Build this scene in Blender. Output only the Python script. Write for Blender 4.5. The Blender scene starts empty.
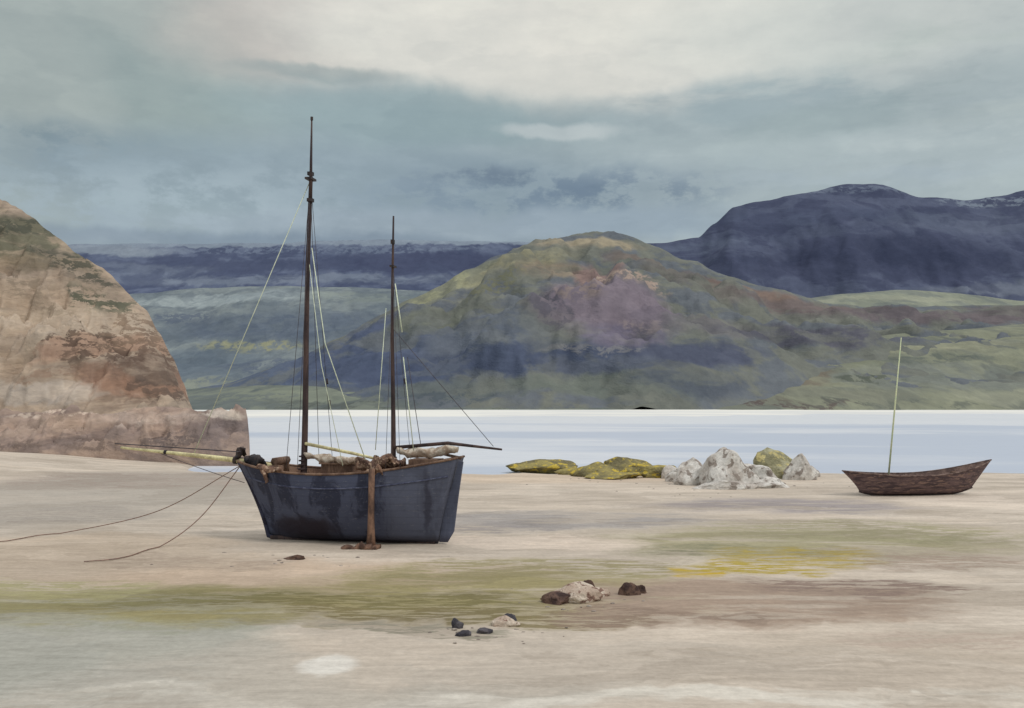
import bpy, bmesh, math, random
from mathutils import Vector, noise
random.seed(7)
scene=bpy.context.scene
F=1024*35/36.0
CAMZ=4.0
TH=math.atan(46/F)
CT,ST=math.cos(TH),math.sin(TH)

def ray(px,py):
    a=(px-512)/F; b=(354-py)/F
    return Vector((a, CT-b*ST, ST+b*CT))
def at(px,py,Y):
    d=ray(px,py); t=Y/d.y
    return Vector((d.x*t, Y, CAMZ+d.z*t))
def ground(px,py,z=0.0):
    d=ray(px,py); t=(z-CAMZ)/d.z
    return Vector((d.x*t,d.y*t,z))
def lin(c):
    o=[]
    for v in c:
        v=v/255.0
        o.append(v/12.92 if v<=0.04045 else ((v+0.055)/1.055)**2.4)
    return o
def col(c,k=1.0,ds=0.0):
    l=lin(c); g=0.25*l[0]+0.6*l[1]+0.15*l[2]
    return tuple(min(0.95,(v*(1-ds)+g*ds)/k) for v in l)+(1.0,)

# ---------------- node helpers ----------------
DIM='3D'
def N(nt,t,**kw):
    n=nt.nodes.new(t)
    for k,v in kw.items(): setattr(n,k,v)
    return n
def mapping(nt,vec,loc=(0,0,0),rot=(0,0,0),scale=(1,1,1),typ='POINT'):
    m=N(nt,'ShaderNodeMapping',vector_type=typ)
    m.inputs['Location'].default_value=loc
    m.inputs['Rotation'].default_value=rot
    m.inputs['Scale'].default_value=scale
    nt.links.new(vec,m.inputs['Vector'])
    return m.outputs[0]
def noisen(nt,vec,scale=1,detail=5,rough=0.55,dist=0.0):
    n=N(nt,'ShaderNodeTexNoise',noise_dimensions=DIM)
    n.inputs['Scale'].default_value=scale
    n.inputs['Detail'].default_value=detail
    n.inputs['Roughness'].default_value=rough
    n.inputs['Distortion'].default_value=dist
    nt.links.new(vec,n.inputs['Vector'])
    return n
def mrange(nt,v,a,b,c,d,interp='LINEAR'):
    m=N(nt,'ShaderNodeMapRange',interpolation_type=interp)
    m.inputs[1].default_value=a; m.inputs[2].default_value=b
    m.inputs[3].default_value=c; m.inputs[4].default_value=d
    nt.links.new(v,m.inputs[0])
    return m.outputs[0]
def math_(nt,op,a,b=None):
    m=N(nt,'ShaderNodeMath',operation=op)
    for i,v in enumerate((a,b)):
        if v is None: continue
        if isinstance(v,(int,float)): m.inputs[i].default_value=v
        else: nt.links.new(v,m.inputs[i])
    return m.outputs[0]
def mixc(nt,f,a,b,blend='MIX'):
    m=N(nt,'ShaderNodeMix',data_type='RGBA',blend_type=blend)
    for i,v in ((0,f),(6,a),(7,b)):
        if isinstance(v,(int,float,tuple)): m.inputs[i].default_value=v
        else: nt.links.new(v,m.inputs[i])
    return m.outputs[2]
def distort(nt,vec,scale,amp,detail=4):
    n=noisen(nt,vec,scale,detail,0.6)
    s=N(nt,'ShaderNodeVectorMath',operation='SUBTRACT'); nt.links.new(n.outputs['Color'],s.inputs[0]); s.inputs[1].default_value=(.5,.5,.5)
    m=N(nt,'ShaderNodeVectorMath',operation='MULTIPLY'); nt.links.new(s.outputs[0],m.inputs[0]); m.inputs[1].default_value=amp
    a=N(nt,'ShaderNodeVectorMath',operation='ADD'); nt.links.new(vec,a.inputs[0]); nt.links.new(m.outputs[0],a.inputs[1])
    return a.outputs[0]
def patch(nt,prev,vec,loc,rad,rot,color,strength=1.0,soft=0.35,tex=None):
    v=mapping(nt,vec,loc,(0,0,rot),rad,'TEXTURE')
    l=N(nt,'ShaderNodeVectorMath',operation='LENGTH'); nt.links.new(v,l.inputs[0])
    m=mrange(nt,l.outputs['Value'],1-soft,1+soft,strength,0.0,'SMOOTHSTEP')
    if tex is not None: m=math_(nt,'MULTIPLY',m,tex)
    return mixc(nt,m,prev,color)
def washes(nt,c,fac,lo=(.82,.83,.85,1),hi=(1.14,1.13,1.11,1),a=0.5,w=0.010):
    f=mixc(nt,mrange(nt,fac,0.455-w,0.455+w,0,1,'SMOOTHSTEP'),lo,(1,1,1,1))
    f=mixc(nt,mrange(nt,fac,0.56-w,0.56+w,0,1,'SMOOTHSTEP'),f,hi)
    return mixc(nt,a,c,f,'MULTIPLY')
def newmat(name,rough=0.85):
    m=bpy.data.materials.new(name); m.use_nodes=True
    nt=m.node_tree; b=nt.nodes['Principled BSDF']
    b.inputs['Roughness'].default_value=rough
    b.inputs['Specular IOR Level'].default_value=0.2
    return m,nt,b
def bump(nt,b,h,strength,dist):
    n=N(nt,'ShaderNodeBump'); n.inputs['Strength'].default_value=strength; n.inputs['Distance'].default_value=dist
    nt.links.new(h,n.inputs['Height']); nt.links.new(n.outputs[0],b.inputs['Normal'])
def simple(name,c1,c2,scale=3,rough=0.8,stretch=(1,1,1),k=0.9,bs=0.4,bd=0.02,c3=None):
    m,nt,b=newmat(name,rough)
    tc=N(nt,'ShaderNodeTexCoord').outputs['Object']
    v=mapping(nt,tc,scale=stretch)
    n=noisen(nt,v,scale,5,0.6,0.4)
    f=mrange(nt,n.outputs['Fac'],0.40,0.60,0,1,'SMOOTHSTEP')
    c=mixc(nt,f,col(c1,k),col(c2,k))
    if c3:
        n3=noisen(nt,v,scale*2.3,4,0.6,0.2)
        c=mixc(nt,mrange(nt,n3.outputs['Fac'],0.54,0.60,0,1,'SMOOTHSTEP'),c,col(c3,k))
    n2=noisen(nt,v,scale*9,4,0.7)
    c=mixc(nt,0.6,c,mixc(nt,mrange(nt,n2.outputs['Fac'],0.3,0.7,0,1),(.55,.55,.55,1),(1.35,1.35,1.35,1)),'MULTIPLY')
    nt.links.new(c,b.inputs['Base Color'])
    bump(nt,b,n2.outputs['Fac'],bs,bd)
    return m

# ---------------- mesh helpers ----------------
def mk(name,verts,faces,mat,parent=None,smooth=True):
    me=bpy.data.meshes.new(name)
    if parent is not None:
        L=parent.location; verts=[(v[0]-L.x,v[1]-L.y,v[2]-L.z) for v in verts]
    me.from_pydata([tuple(v) for v in verts],[],faces); me.update()
    bm=bmesh.new(); bm.from_mesh(me); bmesh.ops.recalc_face_normals(bm,faces=bm.faces); bm.to_mesh(me); bm.free()
    if smooth: me.polygons.foreach_set('use_smooth',[True]*len(me.polygons))
    ob=bpy.data.objects.new(name,me); scene.collection.objects.link(ob)
    if mat: me.materials.append(mat)
    if parent is not None: ob.parent=parent
    return ob
def empty(name,loc):
    e=bpy.data.objects.new(name,None); e.location=loc; e.empty_display_size=0.3
    scene.collection.objects.link(e); return e
def tube_data(pts,radii,seg=8):
    pts=[Vector(p) for p in pts]
    if not hasattr(radii,'__len__'): radii=[radii]*len(pts)
    V=[];Fc=[]
    for i,p in enumerate(pts):
        d=(pts[min(i+1,len(pts)-1)]-pts[max(i-1,0)]).normalized()
        u=d.cross(Vector((0,0,1)))
        if u.length<0.05: u=d.cross(Vector((0,1,0)))
        u.normalize(); w=d.cross(u)
        for k in range(seg):
            a=2*math.pi*k/seg
            V.append(p+(u*math.cos(a)+w*math.sin(a))*radii[i])
    for i in range(len(pts)-1):
        for k in range(seg):
            Fc.append((i*seg+k,i*seg+(k+1)%seg,(i+1)*seg+(k+1)%seg,(i+1)*seg+k))
    Fc.append(tuple(range(seg))); Fc.append(tuple(range((len(pts)-1)*seg,len(pts)*seg)))
    return V,Fc
def join_data(lst):
    V=[];Fc=[]
    for v,f in lst:
        o=len(V); V+=list(v); Fc+=[tuple(i+o for i in q) for q in f]
    return V,Fc
def box_data(c,s,ax=None):
    ax=ax or (Vector((1,0,0)),Vector((0,1,0)),Vector((0,0,1)))
    V=[]
    for i in (-1,1):
        for j in (-1,1):
            for k in (-1,1):
                V.append(Vector(c)+ax[0]*s[0]*i/2+ax[1]*s[1]*j/2+ax[2]*s[2]*k/2)
    Fc=[(0,1,3,2),(4,6,7,5),(0,4,5,1),(2,3,7,6),(0,2,6,4),(1,5,7,3)]
    return V,Fc
def sag(a,b,s,n=14):
    a=Vector(a);b=Vector(b)
    return [a.lerp(b,i/n)-Vector((0,0,s*4*(i/n)*(1-i/n))) for i in range(n+1)]
def fbm(x,y,z=0,o=5): return noise.fractal(Vector((x,y,z)),1.0,2.0,o)

# ---------------- WORLD / SKY ----------------
w=bpy.data.worlds.new("World"); scene.world=w; w.use_nodes=True
try:
    w.cycles.sampling_method='MANUAL'; w.cycles.sample_map_resolution=256
except Exception: pass
nt=w.node_tree; bg=nt.nodes['Background']
SUN_EL=math.radians(48); SUN_AZ=math.radians(125)
sky=N(nt,'ShaderNodeTexSky',sky_type='NISHITA'); sky.sun_disc=False
sky.sun_elevation=SUN_EL; sky.sun_rotation=SUN_AZ
tc=N(nt,'ShaderNodeTexCoord').outputs['Generated']
sp=N(nt,'ShaderNodeSeparateXYZ'); nt.links.new(tc,sp.inputs[0])
az=math_(nt,'ARCTAN2',sp.outputs[0],sp.outputs[1])
hyp=math_(nt,'SQRT',math_(nt,'ADD',math_(nt,'MULTIPLY',sp.outputs[0],sp.outputs[0]),math_(nt,'MULTIPLY',sp.outputs[1],sp.outputs[1])))
el=math_(nt,'ARCTAN2',sp.outputs[2],hyp)
cb=N(nt,'ShaderNodeCombineXYZ'); nt.links.new(az,cb.inputs[0]); nt.links.new(el,cb.inputs[1])
ae=cb.outputs[0]
aeS=mapping(nt,ae,rot=(0,0,0.15),scale=(1,1.8,1))
d1=distort(nt,ae,5.0,(0.14,0.045,0),3)
d1=distort(nt,d1,40.0,(0.024,0.010,0),3)
streak=noisen(nt,mapping(nt,ae,rot=(0,0,0.10),scale=(3,13,1)),1.6,6,0.60,0.2).outputs['Fac']
puff=noisen(nt,aeS,20,7,0.66,0.0).outputs['Fac']
big=noisen(nt,mapping(nt,ae,loc=(0.7,0.1,0),rot=(0,0,0.1),scale=(1,2.8,1)),4.0,6,0.55,0.0).outputs['Fac']
tS=mrange(nt,streak,0.42,0.57,0.15,1.0,'SMOOTHSTEP')
tP=mrange(nt,puff,0.42,0.58,0.15,1.0,'SMOOTHSTEP')
def skyp(px,py):
    d=ray(px,py); return (math.atan2(d.x,d.y), math.atan2(d.z,math.hypot(d.x,d.y)),0)
nsm=mixc(nt,1.0,sky.outputs[0],(0.10,0.10,0.10,1),'MULTIPLY')
c=mixc(nt,0.95,nsm,col((184,193,193)))
def sk(px,py,rx,ry,rgb,st=1.0,soft=0.4,tex=None,rot=0.0):
    global c
    c=patch(nt,c,d1,skyp(px,py),(rx/F,ry/F,1),rot,col(rgb),st,soft,tex)
sk(250,160,520,110,(157,173,178),0.95,0.5)
sk(900,160,330,80,(168,181,185),0.9,0.6)
sk(60,60,180,120,(165,175,173),0.9,0.6)
sk(180,90,60,120,(144,161,162),0.6,0.5)
sk(300,30,130,55,(197,191,185),0.75,0.5)
sk(560,30,270,70,(218,217,210),1.0,0.25)
sk(850,25,180,50,(198,203,200),0.85,0.6)
sk(1000,45,110,60,(176,186,184),0.7,0.6,tS)
sk(310,74,75,8,(142,158,161),0.6,0.4)
sk(720,112,200,26,(153,169,175),0.85,0.4,tS,0.06)
sk(890,104,190,18,(152,167,171),0.85,0.4,tS,0.14)
sk(400,118,170,32,(149,168,173),0.85,0.4)
sk(560,130,58,8,(196,204,205),0.7,0.4,None,-0.05)
sk(600,155,120,9,(180,192,195),0.6,0.5,tS)
sk(960,150,110,22,(184,195,197),0.7,0.5,tS)
sk(100,158,130,20,(124,144,151),0.8,0.6,tP)
sk(45,155,36,16,(104,122,130),0.6,0.8,tP)
sk(330,185,330,40,(143,160,171),0.8,0.5)
sk(250,205,260,34,(164,180,189),0.75,0.7,tP)
sk(520,198,170,24,(124,142,158),0.8,0.7,tP)
sk(130,225,120,28,(158,174,184),0.65,0.7,tP)
sk(605,195,95,18,(110,128,147),0.75,0.8,tP)
sk(490,180,60,8,(108,124,142),0.6,0.8,tP)
sk(430,230,260,14,(156,170,182),0.75,0.6)
sk(640,225,120,16,(148,164,177),0.8,0.6)
sk(860,172,160,14,(166,180,188),0.7,0.5,tS)
sk(300,243,260,8,(120,136,154),0.7,0.7)
sk(100,238,90,10,(146,160,172),0.7,0.7)
c=washes(nt,c,big,(.92,.93,.94,1),(1.05,1.05,1.04,1),0.8,0.02)
c=mixc(nt,0.45,c,mixc(nt,mrange(nt,streak,0.3,0.7,0,1),(.87,.89,.90,1),(1.12,1.11,1.09,1)),'MULTIPLY')
c=mixc(nt,0.4,c,mixc(nt,mrange(nt,puff,0.3,0.7,0,1),(.86,.88,.90,1),(1.12,1.11,1.10,1)),'MULTIPLY')
zen=mrange(nt,el,0.45,1.0,0,1,'SMOOTHSTEP')
c=mixc(nt,zen,c,(1.15,1.15,1.16,1))
nt.links.new(c,bg.inputs['Color']); bg.inputs['Strength'].default_value=1.0

sl=bpy.data.lights.new("sun","SUN"); sl.energy=1.15; sl.angle=math.radians(12); sl.color=(1,0.96,0.9)
so=bpy.data.objects.new("sun",sl); scene.collection.objects.link(so)
sd=Vector((math.sin(SUN_AZ)*math.cos(SUN_EL),math.cos(SUN_AZ)*math.cos(SUN_EL),math.sin(SUN_EL)))
so.rotation_euler=sd.to_track_quat('Z','Y').to_euler()
so.location=sd*80

# ---------------- GROUND ----------------
DIM='2D'
KG=1.0
def smooth(a,b,x):
    t=max(0,min(1,(x-a)/(b-a))); return t*t*(3-2*t)
def shoreY(x):
    y=59+2.5*fbm(x*0.07,3.1)+1.0*fbm(x*0.4,9.1)
    y+=smooth(-18.5,-22,x)*9
    y-=smooth(30,60,x)*4
    return y
def gz(x,y):
    z=0.05*fbm(x*0.12,y*0.12)+0.02*fbm(x*0.8,y*0.8,2)
    near=smooth(30,12,y)
    z+=near*0.03*fbm(x*2.1,y*2.1,5)
    z+=smooth(-21,-36,x)*smooth(44,66,y)*1.0*smooth(90,70,y)
    d=y-shoreY(x)
    z-=smooth(-5,4,d)*0.55+smooth(2,40,d)*2.0
    z+=smooth(430,520,y)*2.0
    return z
xs=[];ys=[]
nx=300
for i in range(nx+1):
    t=-1+2*i/nx; xs.append(math.sinh(t*5.2)/math.sinh(5.2)*1800)
y=-25.0
while y<2600:
    ys.append(y)
    y+= 0.6 if y<8 else max(0.12,0.012*y if y<110 else 0.05*y)
V=[];Fc=[]
for yy in ys:
    for xx in xs:
        V.append((xx,yy,gz(xx,yy)))
W_=len(xs)
for j in range(len(ys)-1):
    for i in range(W_-1):
        Fc.append((j*W_+i,j*W_+i+1,(j+1)*W_+i+1,(j+1)*W_+i))
m,nt,b=newmat("beach_sand",0.85)
tc=N(nt,'ShaderNodeTexCoord').outputs['Object']
sep=N(nt,'ShaderNodeSeparateXYZ'); nt.links.new(tc,sep.inputs[0])
xy=tc
dv=distort(nt,xy,0.18,(5.0,4.2,0),4)
dv=distort(nt,dv,1.6,(1.0,0.9,0),3)
dv=mapping(nt,dv,scale=(1,1,0))
st1=noisen(nt,mapping(nt,xy,rot=(0,0,0.08),scale=(0.25,1,1)),0.8,6,0.62,0.3).outputs['Fac']
st2=noisen(nt,mapping(nt,xy,rot=(0,0,-0.05),scale=(0.35,1.6,1)),2.6,7,0.68,0.2).outputs['Fac']
wsh=noisen(nt,mapping(nt,dv,scale=(0.35,1,1)),0.33,5,0.55,0.0).outputs['Fac']
tA=mrange(nt,st1,0.42,0.54,0.40,1.0,'SMOOTHSTEP')
tB=mrange(nt,st2,0.45,0.53,0.10,1.0,'SMOOTHSTEP')
c=mixc(nt,mrange(nt,st1,0.35,0.65,0,1),col((180,168,154),KG),col((200,188,174),KG))
def gp(px,py,rx,ry,rgb,s=1.0,soft=0.3,tex=None,rot=0.0):
    global c
    g=ground(px,py); y0=ground(px,py-ry).y; y1=ground(px,py+ry).y
    c=patch(nt,c,dv,(g.x,(y0+y1)/2,0),(rx*g.y/F,(y0-y1)/2,1),rot,col(rgb,KG),s,soft,tex)
gp(80,500,200,30,(170,162,152),0.9)
gp(70,515,90,8,(148,140,132),0.8,0.3,tB)
gp(60,560,180,24,(182,166,148),0.8)
gp(300,575,230,16,(190,170,150),0.9)
gp(40,650,230,60,(158,157,148),0.95)
gp(60,690,140,26,(168,166,157),0.8,0.3,tB)
gp(150,630,140,12,(142,142,128),0.8,0.3,tB)
gp(300,690,300,36,(170,164,154),0.8)
gp(560,660,220,26,(184,173,160),0.8)
gp(820,650,200,10,(172,160,146),0.7,0.3,tB)
gp(160,606,270,24,(144,137,100),1.0,0.3,tA)
gp(300,606,240,20,(138,129,92),0.9,0.3,tA)
gp(470,592,210,24,(148,138,100),1.0,0.3,tA)
gp(360,604,170,12,(112,104,68),0.95,0.4,tB)
gp(160,598,150,9,(120,114,78),0.9,0.4,tB)
gp(60,588,130,12,(150,144,108),0.9,0.4,tB)
gp(540,570,190,11,(146,137,104),0.95,0.3,tB)
gp(480,614,130,7,(116,105,74),0.9,0.3,tB)
gp(800,545,210,16,(156,149,120),0.95,0.3,tA)  # greenish-grey shadow band painted into the sand colour, with darker streaks next
gp(720,552,100,6,(128,125,100),0.9,0.3,tB)
gp(900,538,120,6,(138,134,104),0.8,0.3,tB)
gp(740,602,200,22,(154,136,121),1.0,0.25,tA)
gp(850,588,100,9,(128,110,100),0.95,0.3,tB)
gp(640,612,110,6,(128,110,96),0.8,0.3,tB)
gp(940,562,110,8,(154,136,122),0.8,0.3,tB)
gp(790,558,80,9,(160,142,72),0.9,0.35,tB)
gp(745,568,70,7,(160,141,54),0.95,0.3,tB)
gp(692,573,30,6,(178,150,42),1.0,0.3,tA)
gp(860,530,150,10,(148,142,114),0.9,0.3,tB)
gp(570,520,150,10,(156,150,146),0.95,0.25,tA)
gp(500,528,80,5,(138,132,130),0.8,0.3,tB)
gp(780,506,130,7,(152,144,143),0.95,0.3,tA)
gp(960,500,60,10,(210,197,183),0.8)
gp(540,542,90,7,(208,193,178),0.8)
gp(560,703,600,9,(208,202,191),0.8,0.5,tA)
gp(150,480,150,8,(152,138,128),0.8,0.3,tB)
gp(180,560,110,5,(146,130,116),0.6,0.3,tB)
gp(560,478,140,6,(202,184,164),0.8)
gp(430,628,90,6,(138,133,118),0.9,0.3,tB)
gp(960,640,120,7,(166,150,138),0.7,0.3,tB)
# small pale patch in the sand colour: undistorted so it stays compact
g0=ground(328,666)
c=patch(nt,c,mapping(nt,distort(nt,xy,3.0,(0.25,0.35,0),3),scale=(1,1,0)),(g0.x,g0.y,0),(0.42,0.55,1),0,col((212,209,202)),0.75,0.3)
c=washes(nt,c,wsh,(.87,.86,.85,1),(1.07,1.06,1.05,1),0.8)
gr=noisen(nt,xy,7,6,0.75).outputs['Fac']
c=mixc(nt,0.5,c,mixc(nt,mrange(nt,gr,0.3,0.7,0,1),(.78,.77,.76,1),(1.16,1.16,1.16,1)),'MULTIPLY')
c=mixc(nt,0.6,c,mixc(nt,mrange(nt,st2,0.32,0.68,0,1),(.80,.79,.78,1),(1.15,1.15,1.15,1)),'MULTIPLY')
wet=mrange(nt,sep.outputs[2],-0.28,-0.08,1,0,'SMOOTHSTEP')
c=mixc(nt,math_(nt,'MULTIPLY',wet,0.45),c,col((156,147,140),KG))
nt.links.new(c,b.inputs['Base Color'])
bump(nt,b,st2,0.5,0.06)
mk("beach_ground",V,Fc,m)

# ---------------- WATER ----------------
m,nt,b=newmat("sea_water",0.4)
b.inputs['Specular IOR Level'].default_value=0.3
tc=N(nt,'ShaderNodeTexCoord').outputs['Object']
ns=noisen(nt,mapping(nt,tc,scale=(0.010,0.030,1)),1.0,5,0.55,0.3).outputs['Fac']
n2=noisen(nt,mapping(nt,tc,scale=(0.3,1.0,1)),1.0,5,0.6).outputs['Fac']
sepw=N(nt,'ShaderNodeSeparateXYZ'); nt.links.new(tc,sepw.inputs[0])
c=mixc(nt,mrange(nt,ns,0.43,0.57,0,1,'SMOOTHSTEP'),col((184,192,206)),col((210,213,219)))
shal=mrange(nt,math_(nt,'ADD',sepw.outputs[1],math_(nt,'MULTIPLY',ns,120)),190,290,0,0.9,'SMOOTHSTEP')
c=mixc(nt,shal,c,col((214,216,219)))
c=mixc(nt,mrange(nt,n2,0.5,0.7,0,0.3),c,col((172,179,193)))
nt.links.new(c,b.inputs['Base Color'])
bump(nt,b,n2,0.35,0.12)
V=[];Fc=[]
wys=[30+5*i for i in range(20)]+[130+20*i for i in range(18)]+[490,700]
wxs=[-900,-500,-300,-200,-120]+[-100+10*i for i in range(21)]+[120,200,300,500,900]
for yy in wys:
    for xx in wxs: V.append((xx,yy,-0.22))
for j in range(len(wys)-1):
    for i in range(len(wxs)-1):
        q=len(wxs); Fc.append((j*q+i,j*q+i+1,(j+1)*q+i+1,(j+1)*q+i))
mk("sea_water",V,Fc,m)
V=[];Fc=[]
for i in range(201):
    x=-330+i*3.6
    y0=238+30*fbm(x*0.012,1.7)+22*fbm(x*0.07,7)+ (60*smooth(20,90,x))
    V+= [(x,y0,-0.24),(x,y0+25,-0.17),(x,y0+60,-0.05),(x,430,0.25)]
for i in range(200):
    for k in range(3): Fc.append((i*4+k,i*4+k+1,(i+1)*4+k+1,(i+1)*4+k))
m,nt,b=newmat("pale_sand",0.9)
tc=N(nt,'ShaderNodeTexCoord').outputs['Object']
n1=noisen(nt,mapping(nt,tc,scale=(0.012,0.03,1)),1.0,6,0.6,0.5).outputs['Fac']
c=mixc(nt,mrange(nt,n1,0.42,0.56,0,1,'SMOOTHSTEP'),col((208,208,206)),col((224,222,215)))
nt.links.new(c,b.inputs['Base Color'])
mk("far_sand_flat",V,Fc,m)
DIM='3D'

# ---------------- HILLS ----------------
def interp(prof,px):
    if px<=prof[0][0]: return prof[0][1]
    for (x0,y0),(x1,y1) in zip(prof,prof[1:]):
        if px<=x1:
            t=(px-x0)/(x1-x0); t=t*t*(3-2*t)*0.5+t*0.5
            return y0+(y1-y0)*t
    return prof[-1][1]
class Hill:
    def __init__(s,name,prof,yb,yr,amp,nscale,nu=260,nt_=70,pw=0.85,zb=-1.0,ridged=0.0,sil=0.010,back=0.5):
        s.name=name;s.prof=prof;s.yb=yb;s.yr=yr;s.amp=amp;s.ns=nscale;s.pw=pw;s.zb=zb;s.r=ridged;s.sil=sil
        s.nu=nu;s.ntt=nt_;s.back=back
    def H(s,u):
        px=u*F+512
        return at(px,interp(s.prof,px),s.yr).z
    def z(s,u,t):
        y=s.yb+(s.yr-s.yb)*t
        H=s.H(u); x=u*y
        if t<=1: e=max(t,0)**s.pw
        else: e=1-(t-1)*1.2
        base=s.zb+(H-s.zb)*e
        n=fbm(x*s.ns,y*s.ns,4.2,6)
        if s.r: n-= s.r*abs(fbm(x*s.ns*1.7,y*s.ns*0.8,11.0,5))
        env=(math.sin(math.pi*min(max(t,0),1)))**0.7*s.amp + s.sil
        return base+n*env*max(2.0 if s.yb>200 else 0.6,H-s.zb), x, y
    def build(s,mat):
        V=[];Fc=[]
        p0,p1=s.prof[0][0],s.prof[-1][0]
        T=[i/s.ntt for i in range(s.ntt+1)]+[1+s.back*(i+1)/12 for i in range(12)]
        for t in T:
            for i in range(s.nu+1):
                u=(p0+(p1-p0)*i/s.nu-512)/F
                z,x,y=s.z(u,t); V.append((x,y,z))
        q=s.nu+1
        for j in range(len(T)-1):
            for i in range(s.nu): Fc.append((j*q+i,j*q+i+1,(j+1)*q+i+1,(j+1)*q+i))
        return mk(s.name,V,Fc,mat)
    def locate(s,px,py):
        d=ray(px,py); u=d.x/d.y; el=d.z/d.y
        best=(1e9,1.0,0,1)
        for i in range(0,81):
            z,x,y=s.z(u,i/80)
            e=abs((z-CAMZ)/y-el)
            if e<best[0]: best=(e,i/80,z,y)
        return Vector((u*best[3],best[3],best[2]))
def hillmat(h,base1,base2,plist,k=0.8,unit=None,gran=0.5,bs=0.5,warp=1.0,ds=0.2,wa=0.7):
    unit=unit or h.yr*0.75/F
    m,nt,b=newmat(h.name+"_mat",0.95)
    b.inputs['Specular IOR Level'].default_value=0.05
    tc=N(nt,'ShaderNodeTexCoord').outputs['Object']
    sep=N(nt,'ShaderNodeSeparateXYZ'); nt.links.new(tc,sep.inputs[0])
    cb=N(nt,'ShaderNodeCombineXYZ'); nt.links.new(sep.outputs[0],cb.inputs[0]); nt.links.new(sep.outputs[2],cb.inputs[1])
    nt.links.new(math_(nt,'MULTIPLY',sep.outputs[1],0.15),cb.inputs[2])
    v3=cb.outputs[0]
    dv=distort(nt,v3,1/(45*unit),(55*unit*warp,26*unit*warp,0),3)
    dv=distort(nt,dv,1/(9*unit),(14*unit*warp,8*unit*warp,0),2)
    mpz=mapping(nt,dv,scale=(1,1,0))
    nb=noisen(nt,mapping(nt,v3,rot=(0,0,0.35),scale=(0.6,1.2,1)),1/(28*unit),6,0.6,0.5).outputs['Fac']
    nf=noisen(nt,mapping(nt,v3,rot=(0,0,0.2),scale=(0.7,1.0,1)),1/(7*unit),6,0.7,0.2).outputs['Fac']
    nw=noisen(nt,mapping(nt,dv,scale=(0.5,1.2,0.3)),1/(38*unit),4,0.55,0.0).outputs['Fac']
    c=mixc(nt,mrange(nt,nb,0.44,0.56,0,1,'SMOOTHSTEP'),col(base1,k,ds),col(base2,k,ds))
    tA=mrange(nt,nb,0.42,0.53,0.45,1.0,'SMOOTHSTEP')
    tB=mrange(nt,nf,0.46,0.53,0.05,1.0,'SMOOTHSTEP')
    TX={'A':tA,'B':tB,None:None}
    for p in plist:
        px,py,rx,ry,rgb=p[:5]; s=p[5] if len(p)>5 else 0.9; tex=p[6] if len(p)>6 else None; rot=p[7] if len(p)>7 else 0
        g=h.locate(px,py); un=g.y/F
        c=patch(nt,c,mpz,(g.x,g.z,0),(rx*un,ry*un,1),rot,col(rgb,k,ds),s,0.3,TX[tex])
    c=washes(nt,c,nw,(.82,.84,.87,1),(1.12,1.11,1.09,1),wa)
    c=mixc(nt,gran,c,mixc(nt,mrange(nt,nf,0.3,0.7,0,1),(.68,.68,.71,1),(1.24,1.24,1.21,1)),'MULTIPLY')
    nt.links.new(c,b.inputs['Base Color'])
    bump(nt,b,nf,bs,unit*3)
    return m
KH=0.90  # far hill colours have aerial haze built in; none is rendered
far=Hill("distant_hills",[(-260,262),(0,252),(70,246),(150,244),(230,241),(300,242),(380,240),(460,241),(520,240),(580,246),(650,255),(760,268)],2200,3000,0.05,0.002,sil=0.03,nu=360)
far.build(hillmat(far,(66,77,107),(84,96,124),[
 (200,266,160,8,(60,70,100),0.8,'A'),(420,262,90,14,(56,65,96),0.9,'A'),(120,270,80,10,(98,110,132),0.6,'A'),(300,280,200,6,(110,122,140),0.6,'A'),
 (250,243,260,5,(120,135,152),0.85),(480,242,80,5,(120,135,152),0.85),(100,250,80,7,(132,145,158),0.7),(330,250,160,5,(96,110,134),0.7,'B')],KH,2.4,0.4,0.3,1.0,0.28,0.5))  # cloud-grey patches along the top paint mist into the hill colour
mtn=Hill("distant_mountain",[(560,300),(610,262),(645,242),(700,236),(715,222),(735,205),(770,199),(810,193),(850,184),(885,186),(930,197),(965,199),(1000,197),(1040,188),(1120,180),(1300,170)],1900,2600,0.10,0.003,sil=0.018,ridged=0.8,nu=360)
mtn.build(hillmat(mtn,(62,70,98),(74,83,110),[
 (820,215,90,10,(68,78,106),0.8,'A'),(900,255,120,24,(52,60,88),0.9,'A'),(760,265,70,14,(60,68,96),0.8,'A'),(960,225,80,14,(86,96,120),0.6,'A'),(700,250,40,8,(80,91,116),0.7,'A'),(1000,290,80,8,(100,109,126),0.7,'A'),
 (850,190,60,4,(96,108,130),0.7,'B'),(1000,202,60,6,(112,125,142),0.7,'B')],KH,2.0,0.4,0.4,1.0,0.28,0.5))  # these grey summit patches are mist painted onto the mountain colour
ml=Hill("moorland_hill",[(-260,320),(60,300),(140,292),(200,288),(280,286),(350,288),(420,290),(520,296),(640,300)],900,1500,0.12,0.005,ridged=0.5,sil=0.02)
ml.build(hillmat(ml,(98,109,117),(114,124,127),[
 (220,300,120,8,(136,147,150),0.9,'A'),(300,325,140,18,(84,96,112),0.95,'A'),(250,346,60,6,(134,134,102),0.9,'B'),(190,365,70,22,(90,103,115),0.95,'A'),(230,385,80,7,(122,127,112),0.7,'B'),(370,300,50,10,(116,126,122),0.8,'A'),(180,318,30,10,(74,85,103),0.8,'B'),(280,365,70,8,(78,89,107),0.8,'B')],KH,1.1))
mr=Hill("moorland_ridge",[(640,330),(740,305),(800,298),(850,293),(900,290),(960,294),(1024,300),(1200,300)],1000,1600,0.05,0.004,sil=0.02)
mr.build(hillmat(mr,(126,131,114),(112,118,110),[(900,297,90,5,(136,139,120),0.8)],KH,1.2))
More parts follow.
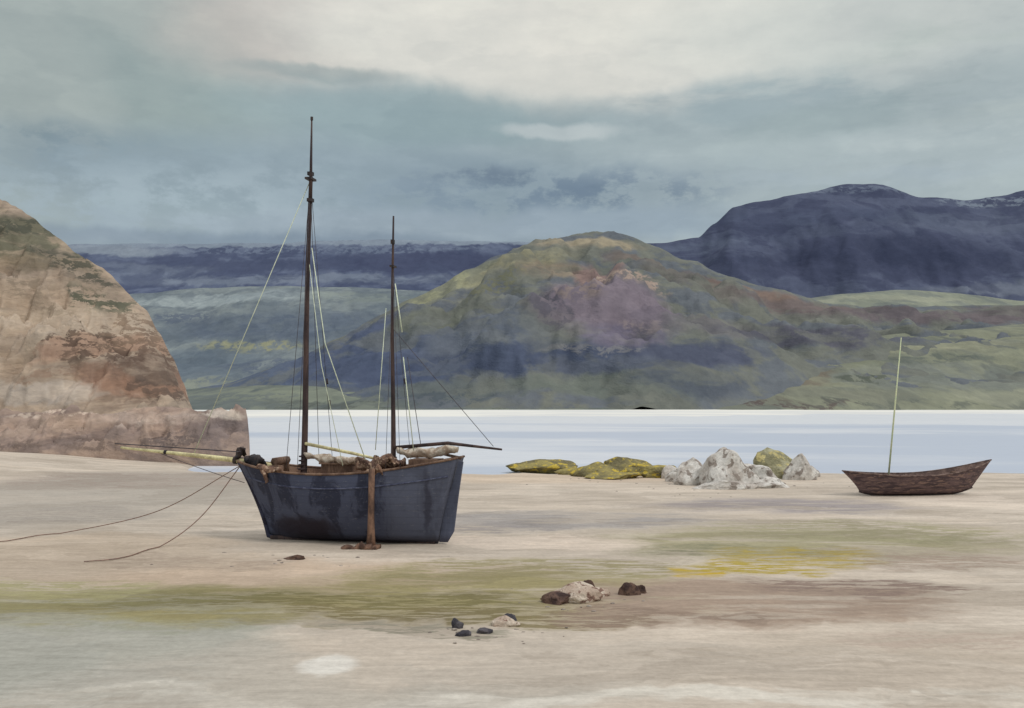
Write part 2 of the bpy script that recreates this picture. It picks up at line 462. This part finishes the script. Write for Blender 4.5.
mh=Hill("heather_hill",[(120,402),(220,385),(290,362),(340,336),(380,314),(410,298),(440,286),(470,268),(500,254),(530,244),(560,238),(590,235),(620,237),(650,246),(690,262),(730,276),(780,290),(830,303),(880,307),(960,304),(1024,302),(1120,300),(1300,300)],400,950,0.18,0.009,nu=420,nt_=110,ridged=1.2,sil=0.022)
mh.build(hillmat(mh,(106,109,101),(94,100,107),[
 (260,380,170,34,(80,92,113),1.0,'A'),(390,350,120,42,(72,83,108),1.0,'A'),(480,335,70,40,(88,96,109),0.95,'A'),(430,318,40,14,(106,109,92),0.8,'A',0.3),(360,372,110,14,(68,79,104),0.95,'A'),
 (450,288,60,14,(138,138,108),1.0,'A',0.35),(520,260,60,14,(133,129,102),1.0,'A',0.25),(500,285,40,10,(102,103,82),0.9,'B',0.5),
 (590,243,60,8,(144,133,110),1.0,'A'),(555,272,34,16,(132,119,100),0.9,'A'),(650,264,46,12,(112,101,93),0.9,'A',-0.3),
 (600,308,64,40,(118,107,118),1.0),(590,282,18,22,(130,106,101),0.9,'A'),(622,335,44,18,(104,98,117),0.9,'A'),
 (545,310,12,34,(86,83,94),0.8,'B'),(620,293,34,8,(152,132,120),0.9,'B',-0.4),(575,300,20,14,(132,116,110),0.8,'B'),(640,318,24,6,(140,125,125),0.7,'B',-0.3),
 (690,288,56,20,(104,100,94),0.9,'A',-0.3),(745,290,60,10,(118,100,91),1.0,'A',-0.25),(720,325,70,18,(106,104,105),0.95,'A'),
 (830,312,120,10,(104,93,92),1.0,'A',-0.08),(940,315,140,11,(98,90,94),1.0,'A'),(1040,315,70,12,(98,90,92),0.9,'A'),
 (800,335,110,12,(82,82,94),0.95,'A'),(680,352,100,14,(76,82,102),0.95,'A'),(520,360,110,20,(68,78,101),1.0,'A'),(610,362,70,9,(84,91,106),0.9,'A'),
 (480,388,110,9,(94,101,99),0.9,'A'),(600,382,90,12,(102,109,100),0.9,'A'),(420,396,80,7,(74,83,90),0.9,'B'),(596,352,50,6,(120,119,120),0.6,'B'),
 (690,384,70,12,(80,87,98),0.9,'A'),(330,402,90,7,(108,114,102),0.8,'A')],KH,0.7,0.55,0.7,1.0,0.2,0.6))
fl=Hill("shore_hill",[(40,402),(120,396),(200,388),(260,385),(330,387),(400,392),(460,396),(530,399),(600,398),(660,401),(720,404),(760,407)],385,520,0.05,0.02,zb=-0.5,sil=0.05)
fl.build(hillmat(fl,(106,113,102),(92,100,98),[
 (300,394,90,6,(120,127,108),0.8,'A'),(240,398,60,5,(88,96,97),0.8,'B'),(470,401,80,4,(84,89,80),0.9,'B'),(560,400,40,5,(110,114,98),0.8,'A'),(350,403,90,4,(80,86,80),0.8,'B')],KH,0.5))
fr=Hill("green_hill",[(600,418),(650,412),(680,404),(700,396),(730,382),(770,366),(810,350),(850,340),(900,333),(950,330),(1024,324),(1120,312),(1300,300)],390,640,0.10,0.018,zb=-0.8,ridged=0.7,nu=320,nt_=90,sil=0.012)
fr.build(hillmat(fr,(124,127,106),(108,112,100),[
 (800,365,60,12,(118,121,94),0.9,'A',0.3),(900,345,90,10,(134,134,110),0.9,'A'),(940,375,110,16,(112,117,109),0.95,'A'),(870,380,30,6,(82,88,78),0.9,'B'),
 (760,375,40,8,(108,100,87),0.9,'A',0.35),(980,342,8,12,(84,91,94),0.7),(1010,395,60,6,(134,136,116),0.7),(780,395,110,7,(114,116,100),0.8,'A'),
 (720,400,50,4,(92,84,78),0.9,'B'),(790,404,60,3,(88,76,74),0.9,'B'),(900,404,90,3,(90,95,86),0.8,'B'),(930,360,60,5,(92,99,91),0.8,'B')],KH,0.55,0.5,0.7))
cl=Hill("sea_cliff",[(-700,60),(-300,120),(-120,165),(-40,185),(0,198),(25,214),(50,234),(75,250),(100,270),(125,290),(145,308),(158,330),(172,356),(184,383),(191,404),(198,425),(210,470),(260,520)],72,96,0.14,0.11,nu=480,nt_=150,pw=0.62,zb=-0.5,ridged=1.8,sil=0.03)
cl.build(hillmat(cl,(180,156,132),(160,139,118),[
 (20,240,70,22,(112,108,88),1.0,'A',-0.4),(30,262,50,12,(138,121,98),0.9,'A'),(75,266,34,10,(86,84,72),0.9,'B',-0.5),(10,225,34,10,(80,81,70),0.9,'B'),
 (105,304,34,10,(92,93,76),0.95,'B',-0.6),(55,325,70,24,(190,168,144),0.9),(20,340,50,14,(170,146,122),0.7),(95,345,30,14,(164,128,104),0.8,None,0.5),
 (90,345,12,26,(92,74,64),0.9,'B',0.6),(150,372,26,34,(122,98,82),0.9,'A',-0.5),(160,350,12,30,(104,82,70),0.85,'B',0.5),(122,385,30,14,(156,118,94),0.8,None,-0.3),
 (30,396,60,12,(184,168,152),0.9),(60,372,34,5,(140,112,92),0.7,'B',0.2),(174,388,10,16,(100,82,72),0.8,'B'),(40,292,50,7,(142,125,106),0.8,'B',-0.5),(130,330,14,22,(134,110,90),0.8,'B',0.5)],1.0,0.085,0.5,0.8,1.5,0.22,0.7))
ld=Hill("rock_ledge",[(-700,400),(-200,404),(0,412),(60,407),(100,413),(150,406),(200,408),(235,410),(247,416),(250,440),(252,480),(256,520)],64,69,0.4,0.35,nu=480,nt_=60,pw=0.35,zb=-0.5,ridged=1.0,sil=0.06,back=0.8)
ld.build(hillmat(ld,(148,126,112),(128,110,101),[
 (40,425,60,10,(160,137,120),0.9,'A'),(140,420,60,6,(170,150,136),0.9,'A'),(90,446,120,5,(106,90,82),0.8,'B'),(230,432,30,16,(112,99,96),0.8,'A'),(170,440,40,8,(94,82,79),0.8,'B'),(225,414,20,5,(184,170,156),0.8),(60,413,60,3,(182,163,146),0.8,'B')],0.72,0.067,0.55,0.8,1.0,0.15))

# ---------------- BOATS ----------------
def loft(O,psi,xt0,xt1,xb0,xb1,beam,sheer,keelz,plan,sec,ns=40,nv=14,off=0.0,topcut=0.0):
    a=Vector((math.cos(psi),-math.sin(psi),0)); bb=Vector((math.sin(psi),math.cos(psi),0))
    V=[];Fc=[]
    rows=[]
    for i in range(ns+1):
        s=i/ns
        row=[]
        for j in range(-nv,nv+1):
            t=abs(j)/nv
            zk=keelz(s)+off; zs=sheer(s)-topcut
            z=zk+(zs-zk)*t
            x0=xb0+(xt0-xb0)*t**1.3; x1=xb1+(xt1-xb1)*t
            x=x0+(x1-x0)*s
            h=max(0.0,beam*plan(s,t)*sec(t,s)-off)
            p=O+a*x+bb*(math.copysign(h,j) if j else 0)+Vector((0,0,z))
            row.append(len(V)); V.append(p)
        rows.append(row)
    for i in range(ns):
        for j in range(2*nv): Fc.append((rows[i][j],rows[i][j+1],rows[i+1][j+1],rows[i+1][j]))
    return V,Fc,rows,a,bb
SG=ground(346,541)
ship=empty("fishing_ketch",SG)
PSI=math.radians(11)
A=Vector((math.cos(PSI),-math.sin(PSI),0)); B=Vector((math.sin(PSI),math.cos(PSI),0))
ZU=Vector((0,0,1))
def L(x,y,z): return SG+A*x+B*y+Vector((0,0,z))
def sheer(s): return 2.12+0.10*(1-s)**3*1.5 -0.26*math.sin(math.pi*min(1,s*0.95+0.05))+0.24*s**2
def keelz(s): return 0.0+0.10*max(0,0.1-s)*10
def plan(s,t):
    bw=min(1,s/0.48); v=(1-(1-bw)**2.1)**0.72
    if s>0.5: v*=1-0.40*((s-0.5)/0.5)**1.8
    return v
def sec(t,s):
    full=0.05+0.95*(math.sin(min(1,t*1.02)*math.pi/2))**0.62
    fine=0.05+0.95*t**0.9
    k=smooth(0.0,0.35,s)*(1-0.55*smooth(0.75,1.0,s))
    return full*k+fine*(1-k)
XT0,XT1,XB0,XB1=-3.36,3.26,-2.35,2.70
Vh,Fh,rows,_,_=loft(SG,PSI,XT0,XT1,XB0,XB1,1.22,sheer,keelz,plan,sec,48,16)
Fh.append(tuple(rows[-1]))
m,nt,b=newmat("tarred_hull",0.75)
tc=N(nt,'ShaderNodeTexCoord').outputs['Object']
sep=N(nt,'ShaderNodeSeparateXYZ'); nt.links.new(tc,sep.inputs[0])
nz=noisen(nt,mapping(nt,tc,scale=(1,1,0.45)),1.5,7,0.62,0.8).outputs['Fac']
nf=noisen(nt,mapping(nt,tc,scale=(1,1,3)),7,6,0.7).outputs['Fac']
pl=math_(nt,'FRACT',math_(nt,'MULTIPLY',sep.outputs[2],5.2))
seam=mrange(nt,pl,0.0,0.10,1,0)
HD=0.12
c=mixc(nt,mrange(nt,nz,0.44,0.56,0,1,'SMOOTHSTEP'),col((50,54,74),0.95,HD),col((74,80,103),0.95,HD))
c=mixc(nt,mrange(nt,sep.outputs[0],1.0,1.5,0,0.5,'SMOOTHSTEP'),c,col((96,101,120),0.95,HD))  # stern end lightened in the colour, as if that side caught more light
c=mixc(nt,mrange(nt,nf,0.58,0.70,0,0.6),c,col((118,120,130),0.95,HD))
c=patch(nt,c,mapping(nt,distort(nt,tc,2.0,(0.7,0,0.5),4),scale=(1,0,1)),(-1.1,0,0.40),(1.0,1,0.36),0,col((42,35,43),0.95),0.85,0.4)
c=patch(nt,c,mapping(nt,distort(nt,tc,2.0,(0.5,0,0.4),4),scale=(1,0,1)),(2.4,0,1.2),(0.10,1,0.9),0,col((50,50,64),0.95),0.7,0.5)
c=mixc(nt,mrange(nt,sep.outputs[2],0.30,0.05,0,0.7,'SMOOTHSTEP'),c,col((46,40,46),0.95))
c=mixc(nt,math_(nt,'MULTIPLY',seam,0.2),c,col((30,31,42),0.95))
nt.links.new(c,b.inputs['Base Color'])
bump(nt,b,math_(nt,'SUBTRACT',math_(nt,'MULTIPLY',nf,0.6),math_(nt,'MULTIPLY',seam,0.4)),0.4,0.02)
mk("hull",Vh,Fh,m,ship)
hullm=m
wood_dk=simple("dark_spar_wood",(80,65,62),(56,47,49),4,0.7,(1,1,0.2),0.9)
wood_br=simple("brown_wood",(124,100,84),(92,72,62),4,0.8,(1,1,0.4),0.9)
wood_lt=simple("pale_spar_wood",(206,198,154),(170,160,124),3,0.7,(1,1,1),0.8)
deckm=simple("deck_planks",(150,128,110),(118,98,86),3,0.85,(0.4,3,1),0.9)
canvas=simple("furled_canvas",(206,195,180),(156,136,120),5,0.9,(1,1,1),0.9,0.6,0.03)
tan=simple("tanned_sail",(128,100,84),(88,68,60),5,0.9,(1,1,1),0.9,0.6,0.03,(166,142,122))
rope_d=simple("tarred_rope",(84,78,82),(64,60,66),8,0.8)
rope_l=simple("pale_rope",(210,216,194),(190,198,176),8,0.8)
rope_b=simple("manila_rope",(136,110,98),(112,90,82),8,0.8)
iron=simple("dark_iron",(44,42,46),(66,56,54),6,0.6)
Vi,Fi,ri,_,_=loft(SG,PSI,XT0+0.08,XT1-0.06,XB0+0.2,XB1-0.1,1.22,sheer,keelz,plan,sec,48,16,0.05)
keep=[]
for i in range(3,48):
    for j in list(range(0,4))+list(range(28,32)): keep.append((ri[i][j],ri[i][j+1],ri[i+1][j+1],ri[i+1][j]))
mk("bulwark_lining",Vi,keep,wood_br,ship)
dV=[];dF=[]
for i in range(49):
    l=Vh[rows[i][2]]; r=Vh[rows[i][-3]]
    for k in range(5):
        dV.append(l.lerp(r,0.02+0.96*k/4)+Vector((0,0,0.04*math.sin(math.pi*k/4))))
for i in range(1,48):
    for k in range(4): dF.append((i*5+k,i*5+k+1,(i+1)*5+k+1,(i+1)*5+k))
mk("deck",dV,dF,deckm,ship)
D=[]
for side in (0,-1):
    D.append(tube_data([Vh[rows[i][side]]+Vector((0,0,0.03)) for i in range(49)],0.035,6))
D.append(tube_data([Vh[rows[48][0]]+Vector((0,0,.03)),Vh[rows[48][-1]]+Vector((0,0,.03))],0.035,6))
mk("gunwale_rail",*join_data(D),wood_br,ship)
D=[]
for j in (3,-4):
    D.append(tube_data([Vh[rows[i][j]] for i in range(1,49)],0.025,6))
mk("rubbing_strake",*join_data(D),simple("strake_paint",(90,94,114),(60,63,84),5),ship)
pts=[];
for q in range(13):
    t=q/12
    pts.append(L(XB0+(XT0-XB0)*t**1.3-0.01,0,keelz(0)+(sheer(0)+0.12-keelz(0))*t))
mk("stem_post",*tube_data([L(XB0+0.3,0,0.03)]+pts,0.07,8),simple("stem_wood",(58,60,78),(44,42,54),4,0.8),ship)
mk("keel",*box_data(L(0.18,0,0.03),(4.9,0.14,0.16),(A,B,ZU)),wood_dk,ship)
V=[];prof=[(3.30,2.30),(3.42,2.28),(3.28,1.3),(3.16,0.35),(2.98,0.05),(2.74,0.05),(2.82,0.5),(2.98,1.2)]
for sy in (-0.04,0.04):
    for x,z in prof: V.append(L(x,sy,z))
n=len(prof); Fc=[tuple(range(n)),tuple(range(n,2*n))]+[(i,(i+1)%n,(i+1)%n+n,i+n) for i in range(n)]
mk("rudder",V,Fc,hullm,ship,False)
mk("tiller",*tube_data([L(3.36,0,2.38),L(2.7,0,2.52),L(2.3,0.1,2.57)],[0.045,0.035,0.03]),wood_br,ship)
def mast(name,x,zb,zt,r0,r1,lean,mat):
    pts=[];rad=[]
    for i in range(13):
        t=i/12; pts.append(L(x+lean*t+0.02*math.sin(t*7),0,zb+(zt-zb)*t)); rad.append(r0+(r1-r0)*t)
    return mk(name,*tube_data(pts,rad,10),mat,ship)
MX,ZX=-1.33,1.38
mast("main_mast",MX,0.6,10.5,0.10,0.055,0.16,wood_dk)
mk("topmast",*tube_data([L(MX+0.19,-0.05,9.8),L(MX+0.19,-0.05,10.9),L(MX+0.20,-0.05,12.2)],[0.05,0.04,0.022],8),wood_dk,ship)
mast("mizzen_mast",ZX,0.6,9.25,0.085,0.025,-0.04,wood_dk)
D=[box_data(L(MX+0.16,0,10.42),(0.20,0.4,0.06),(A,B,ZU)),box_data(L(MX+0.16,0,10.58),(0.14,0.18,0.10),(A,B,ZU)),
   box_data(L(MX+0.17,-0.02,9.8),(0.15,0.2,0.1),(A,B,ZU)),box_data(L(ZX-0.03,0,7.8),(0.12,0.3,0.05),(A,B,ZU)),
   tube_data([L(MX+0.20,-.05,12.14),L(MX+0.20,-.05,12.24)],[.04,.04]),
   box_data(L(ZX-0.03,-0.05,8.5),(0.09,0.12,0.12),(A,B,ZU))]
mk("mast_crosstrees",*join_data(D),iron,ship,False)
D=[]
for x in (MX,ZX):
    for q in range(4):
        D.append(tube_data([L(x,0,2.0+q*0.12),L(x,0,2.04+q*0.12)],[0.14-0.01*q,0.14-0.01*q],10))
mk("mast_hoops",*join_data(D),wood_dk,ship)
mk("bowsprit",*tube_data([L(-2.3,0,2.10),L(-3.3,0,2.24),L(-4.6,0,2.36),L(-5.6,0,2.45),L(-7.1,0,2.58)],[0.08,0.078,0.065,0.05,0.035],8),wood_lt,ship)
mk("bobstay",*tube_data(sag(L(-5.8,0,2.42),L(-3.12,0,1.6),0.03),0.010,5),rope_d,ship)
D=[tube_data(sag(L(-7.3,0,2.70),L(-3.15,-0.2,2.50),0.0),0.016,5),tube_data(sag(L(-6.7,0,2.56),L(-3.15,0.3,2.3),0.03),0.010,5)]
mk("bowsprit_shrouds",*join_data(D),rope_d,ship)
mk("bowsprit_iron",*join_data([tube_data([L(-3.36,0,2.24),L(-3.46,0,2.25)],[0.11,0.11]),tube_data([L(-5.6,0,2.45),L(-5.68,0,2.46)],[0.065,0.065])]),iron,ship)
def lump(p0,p1,r,amp,seed,n=26,seg=12,sg=0.0):
    pts=sag(p0,p1,sg,n); V,Fc=tube_data(pts,[r*(0.35+0.65*math.sin(math.pi*(0.08+0.84*i/n))**0.6) for i in range(n+1)],seg)
    return [v+Vector((fbm(v.x*3,v.y*3,v.z*3+seed),fbm(v.x*3,v.z*3,seed+5),fbm(v.y*2+v.x*4,v.z*4,seed+9)))*amp for v in V],Fc
mk("mizzen_boom",*tube_data([L(ZX+0.05,-0.05,2.66),L(3.0,-0.1,2.80),L(4.55,-0.15,2.64)],[0.05,0.05,0.028]),wood_dk,ship)
mk("mizzen_furled_sail",*lump(L(ZX+0.1,-0.06,2.58),L(3.3,-0.1,2.66),0.13,0.08,3,sg=0.10),canvas,ship)
mk("main_boom",*tube_data([L(MX+0.1,-0.05,2.75),L(0.3,-0.3,2.50),L(1.1,-0.55,2.36)],[0.05,0.045,0.035]),wood_lt,ship)
mk("main_furled_sail",*lump(L(MX+0.15,-0.05,2.40),L(0.95,-0.5,2.24),0.12,0.10,8),canvas,ship)
mk("sail_heap",*join_data([lump(L(0.65,-0.75,2.2),L(1.85,-0.75,2.3),0.20,0.22,14),lump(L(1.0,-1.05,2.0),L(1.45,-1.12,2.15),0.13,0.15,24)]),tan,ship)
mk("bow_gear",*join_data([lump(L(-2.95,-0.1,2.25),L(-2.45,-0.3,2.2),0.15,0.2,33),lump(L(-3.45,0.05,2.38),L(-3.1,0,2.55),0.14,0.16,36)]),iron,ship)
mk("draped_net",*join_data([lump(L(-2.35,-0.78,2.12),L(-1.5,-1.12,2.02),0.08,0.12,41),lump(L(-2.2,-0.93,2.1),L(-1.95,-1.0,1.72),0.07,0.09,47)]),tan,ship)
mk("hatch",*join_data([box_data(L(-0.2,0.1,2.02),(0.9,0.8,0.34),(A,B,ZU)),box_data(L(-0.2,0.1,2.21),(1.0,0.9,0.05),(A,B,ZU)),box_data(L(2.35,0.0,2.15),(0.8,0.8,0.4),(A,B,ZU))]),wood_br,ship,False)
mk("windlass",*join_data([tube_data([L(-2.0,-0.45,2.25),L(-2.0,0.45,2.25)],[0.11,0.11]),box_data(L(-2.0,-0.4,2.1),(0.14,0.1,0.5),(A,B,ZU)),box_data(L(-2.0,0.4,2.1),(0.14,0.1,0.5),(A,B,ZU))]),wood_br,ship)
mk("beaching_leg",*join_data([tube_data([L(1.18,-1.27,0.0),L(1.19,-1.30,0.5),L(1.19,-1.30,1.0),L(1.2,-1.30,2.15)],[0.13,0.10,0.085,0.085],8),
   box_data(L(1.18,-1.3,0.05),(0.46,0.42,0.10),(A,B,ZU)),
   lump(L(1.3,-1.45,0.08),L(0.45,-1.55,0.04),0.10,0.10,52)]),simple("weathered_leg_wood",(126,98,82),(82,64,56),3,0.85,(1,1,.5),0.9),ship)
D=[];E=[]
T1=L(MX+0.16,0,10.4); T2=L(ZX-0.03,0,7.8)
for x,y in ((MX-0.02,-1.12),(MX+0.35,-1.2),(MX+0.05,1.12),(MX+0.45,1.2)):
    D.append(tube_data([T1,L(x,y,2.1)],0.008,5))
for x,y in ((ZX+0.15,-1.12),(ZX+0.55,-1.08),(ZX+0.2,1.1)):
    D.append(tube_data([T2,L(x,y,2.15)],0.007,5))
D.append(tube_data([L(ZX+0.0,0,6.0),L(4.3,-0.1,2.72)],0.009,5))
D.append(tube_data([L(ZX+0.5,-0.3,5.2),L(ZX+0.95,-0.5,2.8)],0.010,5))
mk("shrouds",*join_data(D),rope_d,ship)
E.append(tube_data([L(MX+0.16,0,10.4),L(-4.75,0,2.38)],0.013,5))
E.append(tube_data([L(MX+0.22,0,8.4),L(MX+0.85,-0.5,5.6),L(0.9,-0.9,2.3)],0.014,5))
E.append(tube_data([L(MX+0.14,0,8.0),L(-0.55,-0.6,5.0),L(0.3,-1.1,2.2)],0.010,5))
E.append(tube_data([L(ZX+0.05,-0.05,7.3),L(ZX+0.34,-0.3,5.9)],0.018,5))
E.append(tube_data([L(ZX+0.38,-0.3,5.2),L(ZX+0.75,-0.5,2.6)],0.014,5))
E.append(tube_data([L(ZX-0.2,-0.1,6.6),L(ZX-0.42,-0.3,2.6)],0.012,5))
mk("halyards",*join_data(E),rope_l,ship)
D=[]
for p in (L(MX+0.95,-0.6,4.6),L(MX+1.05,-0.65,4.0),L(ZX+0.42,-.3,4.6)):
    D.append(tube_data([p,p+Vector((0.02,0,-0.16))],[0.03,0.025],6))
mk("rigging_blocks",*join_data(D),iron,ship)
def curve3(pts,n=24):
    out=[]
    P=[Vector(p) for p in pts]; P=[P[0]*2-P[1]]+P+[P[-1]*2-P[-2]]
    for i in range(1,len(P)-2):
        for k in range(n):
            t=k/n; p0,p1,p2,p3=P[i-1:i+3]
            out.append(0.5*((2*p1)+(-p0+p2)*t+(2*p0-5*p1+4*p2-p3)*t*t+(-p0+3*p1-3*p2+p3)*t**3))
    out.append(P[-2]); return out
def gr_(px,py): g=ground(px,py); return Vector((g.x,g.y,gz(g.x,g.y)+0.03))
def clampg(pts): return [Vector((p.x,p.y,max(p.z,gz(p.x,p.y)+0.025))) for p in pts]
b0=L(-3.2,-0.1,2.1)
D=[tube_data(clampg(curve3([b0, b0.lerp(gr_(60,535),0.45)-Vector((0,0,0.42)), gr_(60,535),gr_(0,544),gr_(-60,548)])),0.014,6),
   tube_data(clampg(curve3([b0, b0.lerp(gr_(160,548),0.5)-Vector((0,0,0.32)), gr_(160,548),gr_(120,559),gr_(84,563)])),0.014,6)]
mk("mooring_lines",*join_data(D),rope_b,ship)

# rowing boat
RG=ground(917,495)
rb=empty("rowing_boat",RG)
RP=math.radians(-6)
RS=RG.y/F
RA=Vector((math.cos(RP),-math.sin(RP),0)); RB=Vector((math.sin(RP),math.cos(RP),0))
def RL(x,y,z): return RG+RA*x+RB*y+Vector((0,0,z))
def rsheer(s): return 0.84+0.60*(abs(s-0.45)/0.55)**2.0*(1.0 if s>0.45 else 0.45)
def rkeel(s): return 0.02+0.30*max(0,(s-0.72)/0.28)**2+0.16*max(0,(0.2-s)/0.2)**2
def rplan(s,t):
    return max(0.0,(1-abs(2*s-1)**2.3))**0.8
def rsec(t,s): return 0.08+0.92*t**0.55
X0r,X1r=-77*RS,79*RS
Vr,Fr,rr,_,_=loft(RG,RP,X0r,X1r,-60*RS,58*RS,0.85,rsheer,rkeel,rplan,rsec,40,12)
m=simple("rowboat_brown",(104,86,86),(74,62,65),2.2,0.75,(0.5,1,3),0.85,0.5,0.03,(126,104,96))
mk("hull",Vr,Fr,m,rb)
Vr2,Fr2,_,_,_=loft(RG,RP,X0r+.1,X1r-.1,-60*RS+.1,58*RS-.1,0.85,rsheer,rkeel,rplan,rsec,40,12,0.05)
mk("hull_lining",Vr2,Fr2,simple("rowboat_inside",(120,100,92),(84,68,64),3),rb)
D=[tube_data([Vr[rr[i][sd_]]+Vector((0,0,.02)) for i in range(41)],0.03,6) for sd_ in (0,-1)]
mk("gunwale",*join_data(D),simple("rowboat_rail",(124,106,98),(80,64,62),4),rb)
D=[]
for s in (0.22,0.42,0.62,0.8):
    i=int(s*40); l=Vr[rr[i][2]]; r=Vr[rr[i][-3]]
    D.append(box_data((l+r)/2,(0.24,(l-r).length*0.98,0.05),(RA,RB,ZU)))
mk("thwarts",*join_data(D),wood_br,rb,False)
mk("keel",*tube_data([Vr[rr[i][12]]-Vector((0,0,.01)) for i in range(0,41,2)],0.045,6),wood_dk,rb)
p0=RL((888-917)*RS,0.15,0.25)
pt=RL((903-917)*RS+0.1,0.15,6.65)
mk("mast",*tube_data([p0,p0.lerp(pt,0.5),pt],[0.04,0.035,0.02],8),simple("pale_green_spar",(176,190,156),(196,198,162),4),rb)

# ---------------- ROCKS ----------------
def rock_data(cx,cy,cz,rx,ry,rz,seed,sub=3,rough=0.35):
    bm=bmesh.new(); bmesh.ops.create_icosphere(bm,subdivisions=sub,radius=1)
    V=[]
    rnd=random.Random(seed)
    planes=[(Vector((rnd.uniform(-1,1),rnd.uniform(-1,1),rnd.uniform(-0.3,1))).normalized(),rnd.uniform(0.5,0.8)) for _ in range(10)]
    for v in bm.verts:
        p=v.co.copy()
        for nrm,d in planes:
            e=p.dot(nrm)-d
            if e>0: p-=nrm*e*0.8
        p*=1+rough*fbm(p.x*1.2+seed,p.y*1.2,p.z*1.2,4)*0.55
        V.append(Vector((cx+p.x*rx,cy+p.y*ry,cz+p.z*rz)))
    Fc=[tuple(q.index for q in f.verts) for f in bm.faces]; bm.free()
    return V,Fc
pale_rock=simple("pale_rock",(204,200,194),(176,168,160),0.9,0.9,(1,1,1),0.97,0.6,0.06,(138,128,120))
olive_rock=simple("weedy_rock",(150,138,88),(112,105,78),1.0,0.9,(1,1,1.4),0.95,0.8,0.08,(186,164,72))
lichen_rock=simple("lichen_rock",(170,166,138),(134,130,102),1.0,0.9,(1,1,1.4),0.95,0.8,0.08,(186,174,124))
brown_rock=simple("brown_rock",(106,84,74),(64,50,48),5,0.9,(1,1,1),0.9,0.8,0.04)
cream_rock=simple("cream_rock",(204,190,174),(178,158,142),3,0.9,(1,1,1),0.97,0.8,0.04,(130,104,92))
grey_rock=simple("grey_rock",(96,92,96),(64,62,68),5,0.9,(1,1,1),0.9,0.8,0.04)
def rock(name,px,py,rx,ry,mat,seed,depth=None,sub=4):
    g=ground(px,py); u=g.y/F
    V,Fc=rock_data(g.x,g.y+0.3*rx*u,ry*u*0.30,rx*u,rx*u*(depth or 0.7),ry*u*0.95,seed,sub)
    return mk(name,V,Fc,mat,None,False)
R=[(726,487,38,38,pale_rock,1),(756,486,28,20,pale_rock,2),(696,485,24,22,pale_rock,3),(680,482,14,12,pale_rock,4),
   (780,478,28,25,lichen_rock,5),(801,480,18,22,pale_rock,6),(768,488,26,8,pale_rock,7),(812,477,10,9,pale_rock,8),(728,489,34,8,pale_rock,9)]
for r in R: rock("boulder",*r)
S=[(545,470,36,9,olive_rock,21),(598,476,28,12,olive_rock,22),(632,475,34,16,olive_rock,23),(660,477,20,11,olive_rock,24),(575,474,22,6,olive_rock,25),(520,469,18,5,olive_rock,26),(672,478,10,12,pale_rock,27),(610,478,40,5,olive_rock,28)]
for r in S: rock("seaweed_covered_rock",*r)
Fg=[(572,601,30,13,cream_rock,31),(560,603,22,8,brown_rock,32),(598,597,16,9,cream_rock,38),(589,592,8,12,brown_rock,33),(630,596,11,13,brown_rock,34),(641,594,8,7,brown_rock,39),(457,628,7,8,grey_rock,35),(463,636,8,5,grey_rock,36),
    (503,625,17,7,cream_rock,37),(508,622,12,6,grey_rock,40),(486,633,10,4,grey_rock,41),(296,560,13,5,brown_rock,42)]
for r in Fg: rock("beach_stone",*r)
D=[];rnd=random.Random(5)
for i in range(120):
    cx,cy,sx,sy=rnd.choice([(580,602,50,6),(480,632,40,5),(760,490,80,5),(300,558,60,5),(640,480,100,4)])
    px=rnd.gauss(cx,sx); py=rnd.gauss(cy,sy)
    if py<478: continue
    g=ground(px,py); r=rnd.uniform(0.01,0.035)*(1+g.y*0.02)
    D.append(rock_data(g.x,g.y,gz(g.x,g.y)+r*0.1,r*1.5,r,r*0.5,i,1))
mk("pebbles",*join_data(D),simple("pebble_mix",(120,110,104),(160,150,140),2.0,0.9,(1,1,1),0.9,0.2,0.01),None,False)

# ---------------- CAMERA ----------------
cam=bpy.data.cameras.new("camera"); cam.lens=35; cam.sensor_width=36; cam.clip_end=8000; cam.clip_start=0.1
co=bpy.data.objects.new("camera",cam); scene.collection.objects.link(co)
co.location=(0,0,CAMZ); co.rotation_euler=(math.pi/2+TH,0,0)
scene.camera=co
scene.view_settings.view_transform='Standard'; scene.view_settings.look='None'; scene.view_settings.exposure=0
